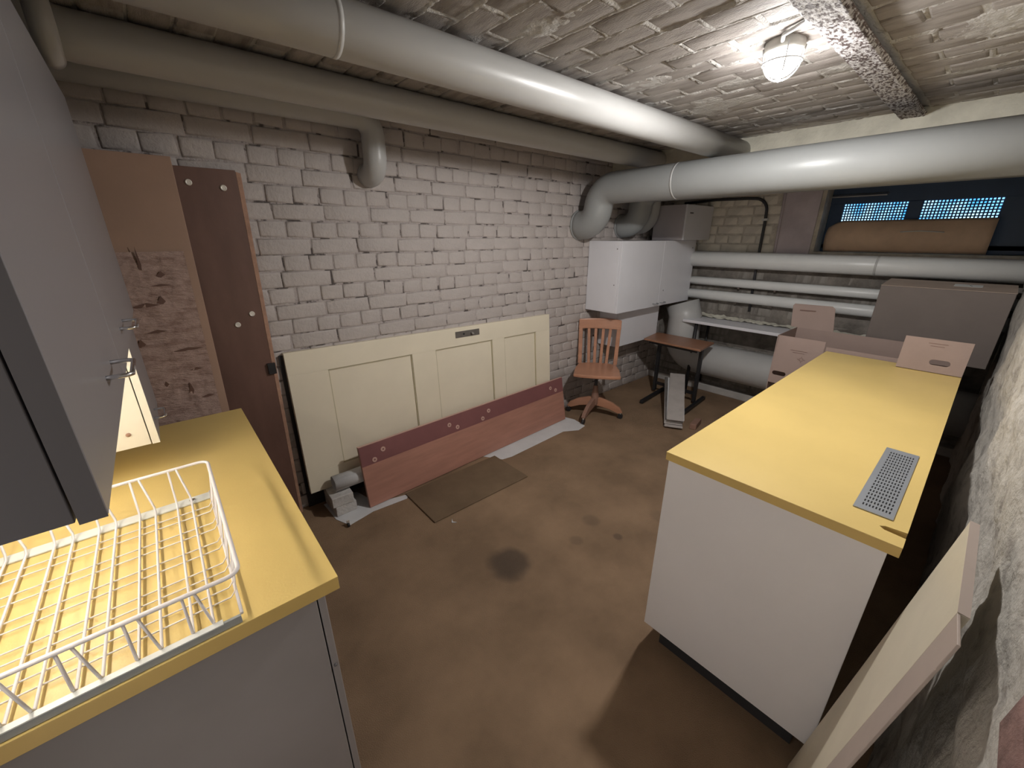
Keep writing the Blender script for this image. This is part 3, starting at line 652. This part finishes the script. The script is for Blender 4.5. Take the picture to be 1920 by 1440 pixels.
for b in (-.10, -.035, .035, .10):
    MB().obox(bp(b*.82, .455)-cs*.013-cf*.006, cs*.027, cf*.013, bp(b, .80)-bp(b*.82, .455)).build('back_slat', 'wood', ch, .003)
vs = []; nn = 15
for k in range(nn):
    b = -.20+.40*k/(nn-1)
    for z, w in ((.785, 0), (.785, .026), (.872, .026), (.872, 0)):
        p = bp(b*.97, z)+cf*(w-.013)+up*(.008*(1-(b/.2)**2) if z > .8 else 0); vs.append(p)
fs = [(i*4+j, i*4+(j+1) % 4, (i+1)*4+(j+1) % 4, (i+1)*4+j) for i in range(nn-1) for j in range(4)]+[(3, 2, 1, 0), tuple((nn-1)*4+j for j in range(4))]
MB().add(vs, fs).build('top_rail', 'wood', ch, .006, 3, fix=True)
MB().obox(C(-.13, -.035, .405), cf*.26, cs*.07, up*.027).build('seat_bracket', 'black', ch, .003)
MB().tube([C(0, 0, .16), C(0, 0, .41)], .014, 12).build('spindle', 'black', ch)
MB().lathe(tuple(CH), [(.028, .10), (.036, .12), (.036, .20), (.026, .25), (.020, .30)], 18).build('hub', 'wood_d', ch, fix=True)
base_a = math.atan2(2.088-CH[1], 2.648-CH[0])
for k, m in ((0, 'wood_d'), (1, 'wood'), (2, 'wood_d'), (3, 'wood')):
    a = base_a+k*PI/2*1.0; d = V(math.cos(a), math.sin(a), 0); s = V(-d[1], d[0], 0)
    if k in (1, 3): d = V(.475, -.88, 0)*(1 if k == 1 else -1); s = V(-d[1], d[0], 0)
    prof = [(0, .185), (.06, .18), (.16, .150), (.235, .105), (.262, .065), (.225, .052), (.14, .085), (.05, .10), (0, .105)]
    MB().prism([CH+d*x-s*.017+up*z for x, z in prof], s*.034).build('base_arm', m, ch, .004)
    wc = CH+d*.245
    cst = MB().tube([wc-s*.011+up*.024, wc+s*.011+up*.024], .024, 14).build('castor', 'black', ch)
    MB().tube([wc+up*.03, wc+up*.066], .009, 8).build('castor_stem', 'screw', cst)
# ------------------------------------------------------------------ small table with cantilever feet
st = thing('side_table', (3.87, 1.9, 0), 'small wooden topped table on black steel legs under the white tabletop', 'table')
tp = [(3.665, 2.18, .60), (4.02, 2.235, .60), (4.03, 1.63, .60), (3.655, 1.585, .60)]
MB().prism(tp, (0, 0, .02)).build('table_top', 'table_wood', st, .004)
MB().prism([(3.70, 2.14, .572), (3.99, 2.18, .572), (4.0, 1.67, .572), (3.69, 1.63, .572)], (0, 0, .028)).build('top_frame', 'black', st)
for (y, y2) in ((2.10, 2.02), (1.66, 1.60)):
    MB().box((3.835, y-.014, .03), (3.875, y+.014, .575)).build('leg', 'black', st, .003)
    MB().obox((3.46, y2-.03, .004), (.60, .06, 0), (-.004, .035, 0), (0, 0, .035)).build('foot', 'black', st, .006)
MB().box((3.845, 1.66, .10), (3.865, 2.10, .13)).build('stretcher', 'black', st)
# bundle of grey strips propped on it
for k in range(9):
    o = random.uniform(-.03, .03); sk = random.uniform(-.04, .04); L = random.uniform(.60, .72)
    a = V(3.14+o, 1.575+o*.3-.010*(k % 3), .012+k*.0095); d = V(.80, .47+sk, 0); d /= np.linalg.norm(d); d = d*.965+V(0, 0, .30-.0*k); s = V(.47, -.80, .0); wdt = .155+random.uniform(-.02, .012)
    t = [(0, 0), (.5, .012), (1, 0)]; g = MB(); vs = []
    for tt, b in ((0, 0), (.25, .010), (.5, .014), (.75, .010), (1, 0)):
        for ss in (0, 1):
            for hh_ in (0, .004): vs.append(a+d*L*tt+s*wdt*ss+V(0, 0, b*(1 if k > 6 else .5)+hh_))
    fs = []
    for i in range(4):
        q = i*4; fs += [(q, q+4, q+5, q+1), (q+2, q+3, q+7, q+6), (q+1, q+5, q+7, q+3), (q, q+2, q+6, q+4)]
    fs += [(0, 1, 3, 2), (16, 18, 19, 17)]
    mm = 'slate' if k == 8 else ('paper' if k in (7, 4) else ('slate' if k % 2 else 'slate_d'))
    lab = 'topmost grey strip of the bundle lying by the small table' if k == 8 else ('white strip just beneath the topmost of the bundle by the small table' if k == 7 else 'ragged grey strip inside the bundle by the small table')
    MB().add(vs, fs).build('flooring_strip', mm, fix=True, label=lab, cat='strip', group='strips in the bundle by the small table')
MB().obox((3.30, 1.36, .002), (.16, .03, 0), (-.02, .05, 0), (0, 0, .05)).build('wood_offcut', 'wood_d', bevel=.003, label='small brown offcut beside the bundle of grey strips', cat='offcut')
# ------------------------------------------------------------------ white table along the far wall
wt = thing('long_table', (4.2, .9, 0), 'long white tabletop on a black leg along the far wall', 'table')
MB().box((4.04, YR+.03, .772), (4.395, 1.985, .80)).build('table_top', 'white_cool', wt, .003)
MB().tube([(4.095, 1.86, .772), (4.08, 1.86, .40), (4.065, 1.86, .0)], .017, 10).build('leg', 'black', wt); MB().tube([(4.075, .1, .772), (4.03, .1, .4), (3.985, .1, 0)], .017, 10).build('leg', 'black', wt)
MB().tube([(4.37, 1.86, .772), (4.395, 1.86, .0)], .012, 8).build('leg', 'black', wt)
g = MB(); g.grid((4.30, .45, .802), (.098, 0, .004), (0, 1.6, 0), 12, 120, lambda a, b: V(0, 0, .016*float(vnoise(V(a*5, b*60, 1)[None], 31)[0])+.02*a*float(vnoise(V(a*3, b*25, 4)[None], 32)[0]))); g.build('rubble_heap', 'plaster', kind='stuff', label='crumbled pale plaster lying at the back of the white tabletop', cat='plaster')
# ------------------------------------------------------------------ cardboard boxes
bx = thing('cardboard_box', (4.05, .19, .80), 'big closed brown cardboard box standing on the white tabletop', 'box')
MB().box((3.88, -.118, .802), (4.235, .505, 1.275)).build('box_body', 'card_shaded', bx, .003)
for (a, b) in ((3.879, 4.055), (4.059, 4.236)):
    s = 1 if a < 3.9 else -1
    MB().obox((a, -.119, 1.276), (b-a, 0, .012), (0, .625, 0), (0, 0, .003)).build('top_flap', 'card_lit', bx) if s == 1 else MB().obox((a, -.119, 1.288), (b-a, 0, .010), (0, .625, 0), (0, 0, .003)).build('top_flap', 'card_lit', bx)
MB().obox((4.02, .03, 1.2895), (.11, 0, .0055), (0, .13, 0), (0, 0, .0012)).build('paper_label', 'label', bx)
MB().obox((4.05, .075, 1.2925), (.035, .012, .0017), (0, .004, 0), (0, 0, .0008)).build('label_mark', 'void', bx)
# open carton with flaps, behind the end of the right worktop
oc = thing('open_carton', (3.44, .45, .45), 'open carton with raised flaps at the end of the yellow worktop', 'box')
X0, X1, Y0, Y1, Z0, Z1 = 3.25, 3.66, .02, .89, .50, .945
W = .005
MB().box((X0, Y0, Z0), (X1, Y1, Z0+W)).build('carton_bottom', 'card', oc)
MB().box((X1-W, Y0, Z0), (X1, Y1, Z1)).build('carton_wall', 'card', oc); MB().box((X0, Y0, Z0), (X1, Y0+W, Z1)).build('carton_wall', 'card', oc); MB().box((X0, Y1-W, Z0), (X1, Y1, Z1)).build('carton_wall', 'card', oc)
def holed(o, eu, ev, wu, wv, hc, hw, hh_, m, name, th=.004):
    """panel with a stadium-shaped grip hole"""
    o, eu, ev = map(np.array, (o, eu, ev)); nrm = np.cross(eu, ev); nrm /= np.linalg.norm(nrm)
    hr = hh_/2; hole = [(hc[0]+hw/2-hr+hr*math.cos(t), hc[1]+hr*math.sin(t)) for t in np.linspace(-PI/2, PI/2, 9)]+[(hc[0]+(hw/2-hr)*q, hc[1]+hr) for q in np.linspace(.9, -.9, 15)]+[(hc[0]-hw/2+hr+hr*math.cos(t), hc[1]+hr*math.sin(t)) for t in np.linspace(PI/2, 3*PI/2, 9)]+[(hc[0]+(hw/2-hr)*q, hc[1]-hr) for q in np.linspace(-.9, .9, 15)]
    n = len(hole); out = []
    for (hx, hy) in hole:
        dx, dy = hx-hc[0], hy-hc[1]; k = 1e9
        if abs(dx) > 1e-9: k = min(k, ((wu-hc[0]) if dx > 0 else -hc[0])/dx)
        if abs(dy) > 1e-9: k = min(k, ((wv-hc[1]) if dy > 0 else -hc[1])/dy)
        out.append((hc[0]+dx*k, hc[1]+dy*k))
    cr = [(0, 0), (wu, 0), (wu, wv), (0, wv)]
    g = MB(); pts = lambda q, w: o+eu*q[0]+ev*q[1]+nrm*w
    vs = [pts(q, 0) for q in hole]+[pts(q, 0) for q in out]+[pts(q, th) for q in hole]+[pts(q, th) for q in out]
    fs = []
    for i in range(n):
        j = (i+1) % n; fs += [(i, j, n+j, n+i), (2*n+j, 2*n+i, 3*n+i, 3*n+j), (i, 2*n+i, 2*n+j, j), (n+i, n+j, 3*n+j, 3*n+i)]
        # fill the corner between neighbours on different sides
        for c in cr:
            a, b = out[i], out[j]
            onx = lambda q: abs(q[0]-c[0]) < 1e-6; ony = lambda q: abs(q[1]-c[1]) < 1e-6
            if ((onx(a) and ony(b)) or (ony(a) and onx(b))) and a != c and b != c:
                k = len(vs); vs += [pts(c, 0), pts(c, th)]; fs += [(n+i, n+j, k), (3*n+j, 3*n+i, k+1), (n+j, k, k+1, 3*n+j), (k, n+i, 3*n+i, k+1)]
    return g.add(vs, fs).build(name, m, oc, fix=True)
MB().box((X0, Y0, Z0), (X0+W, .60, Z1-.03)).build('carton_wall', 'card', oc)
ep = holed((X0-.004, .885, .60), (0, -1, 0), (.055, 0, .998), .275, .345, (.055, .075), .085, .03, 'card', 'end_flap')
rfp = holed((3.10, .235, .903), (0, -1, 0), (.10, 0, .995), .262, .178, (.165, .055), .082, .030, 'card', 'end_flap')
MB().box((3.10, -.02, .9025), (3.255, .235, .9065)).build('flap_base', 'card', oc)
MB().prism([(X1, .66, Z1), (X1, .93, Z1), (X1+.03, .955, Z1+.155), (X1+.03, .945, Z1+.17), (X1+.03, .71, Z1+.175), (X1+.03, .69, Z1+.16)], (.004, 0, 0)).build('back_flap', 'card', oc)
MB().prism([(X1+.020, .80, Z1+.128), (X1+.020, .90, Z1+.125), (X1+.020, .90, Z1+.131), (X1+.020, .80, Z1+.134)], (-.004, 0, 0)).build('flap_slit', 'print', oc)
# printed star and a few faint lines on the left flap
def star(cx, cz, s):
    pts = []
    for k in range(16):
        a = 2*PI*k/16; rr = s if k % 4 == 0 else (s*.55 if k % 2 == 0 else s*.38); pts.append((rr*math.cos(a), rr*math.sin(a)))
    return [V(X0-.0095+.055*(cz+b-.60), .885-(cx+a), cz+b) for a, b in pts]
sg = star(.165, .80, .026); ng = len(sg); ctr = sum(sg)/ng
inner = [ctr+(q-ctr)*.72 for q in sg]
MB().add([tuple(q) for q in sg+inner], [(i, (i+1) % ng, ng+(i+1) % ng, ng+i) for i in range(ng)]).build('printed_star', 'print', oc)
for k, wd in enumerate((.10, .07)):
    z = .855-k*.014; MB().obox((X0-.0095+.055*(z-.6), .775+wd/2-.03, z), (0, -wd, 0), (0, 0, .003), (-.0005, 0, 0)).build('printed_line', 'print', oc)
for k, wd in enumerate((.075, .055)):
    z = 1.055-k*.014; MB().obox((3.0955+.10*(z-.9), .10+wd/2, z), (0, -wd, 0), (0, 0, .003), (-.0005, 0, 0)).build('printed_line', 'print', oc)
# cardboard sheet in the window recess
g = MB(); g.grid((4.47, 1.045, 1.478), (0, -.965, 0), (.012, 0, .245), 30, 12, lambda a, b: V(-.05*(1-(2*b-1)**2)+(.04*(1-a/.08)**2 if a < .08 else 0), 0, -.05*max(0, b-.5)*2*(max(0, 1-a/.09))))
ws = thing('cardboard_sheet', (4.47, .55, 1.48), 'bowed brown cardboard sheet standing in the window recess', 'cardboard'); o = g.build('sheet', 'card_w', ws); md = o.modifiers.new('t', 'SOLIDIFY'); md.thickness = .004
MB().tube([(4.418, .56, 1.632), (4.414, .45, 1.638), (4.416, .32, 1.628)], .004, 6).build('light_streak', 'label', ws)  # pale strip stands in for the streak of light on the cardboard
# pale board leaning on the stone wall beside the camera
pb = thing('leaning_plank', (1.0, -.02, 0), 'pale board leaning upright on the rough stone wall beside the white base cabinet', 'board')
A = V(1.137, -.097, 1.06); Bq = V(.815, -.097, 1.06); dn = V(.053, .112, -.992)*1.066; tn = V(0, -.014, -.002)
MB().obox(Bq, A-Bq, dn, tn).build('face_board', 'batten', pb, .001)
MB().obox(Bq-V(.001, 0, 0), V(-.073, -.004, 0), dn, tn*.3).build('edge_strip', 'batten_e', pb, .001); MB().obox(Bq+V(0, 0, .0004), A-Bq, tn, V(0, 0, .0012)).build('edge_band', 'batten_e', pb)
print('objects', len(bpy.data.objects), 'tris', sum(len(o.data.polygons)*2 for o in bpy.data.objects if o.type == 'MESH'))
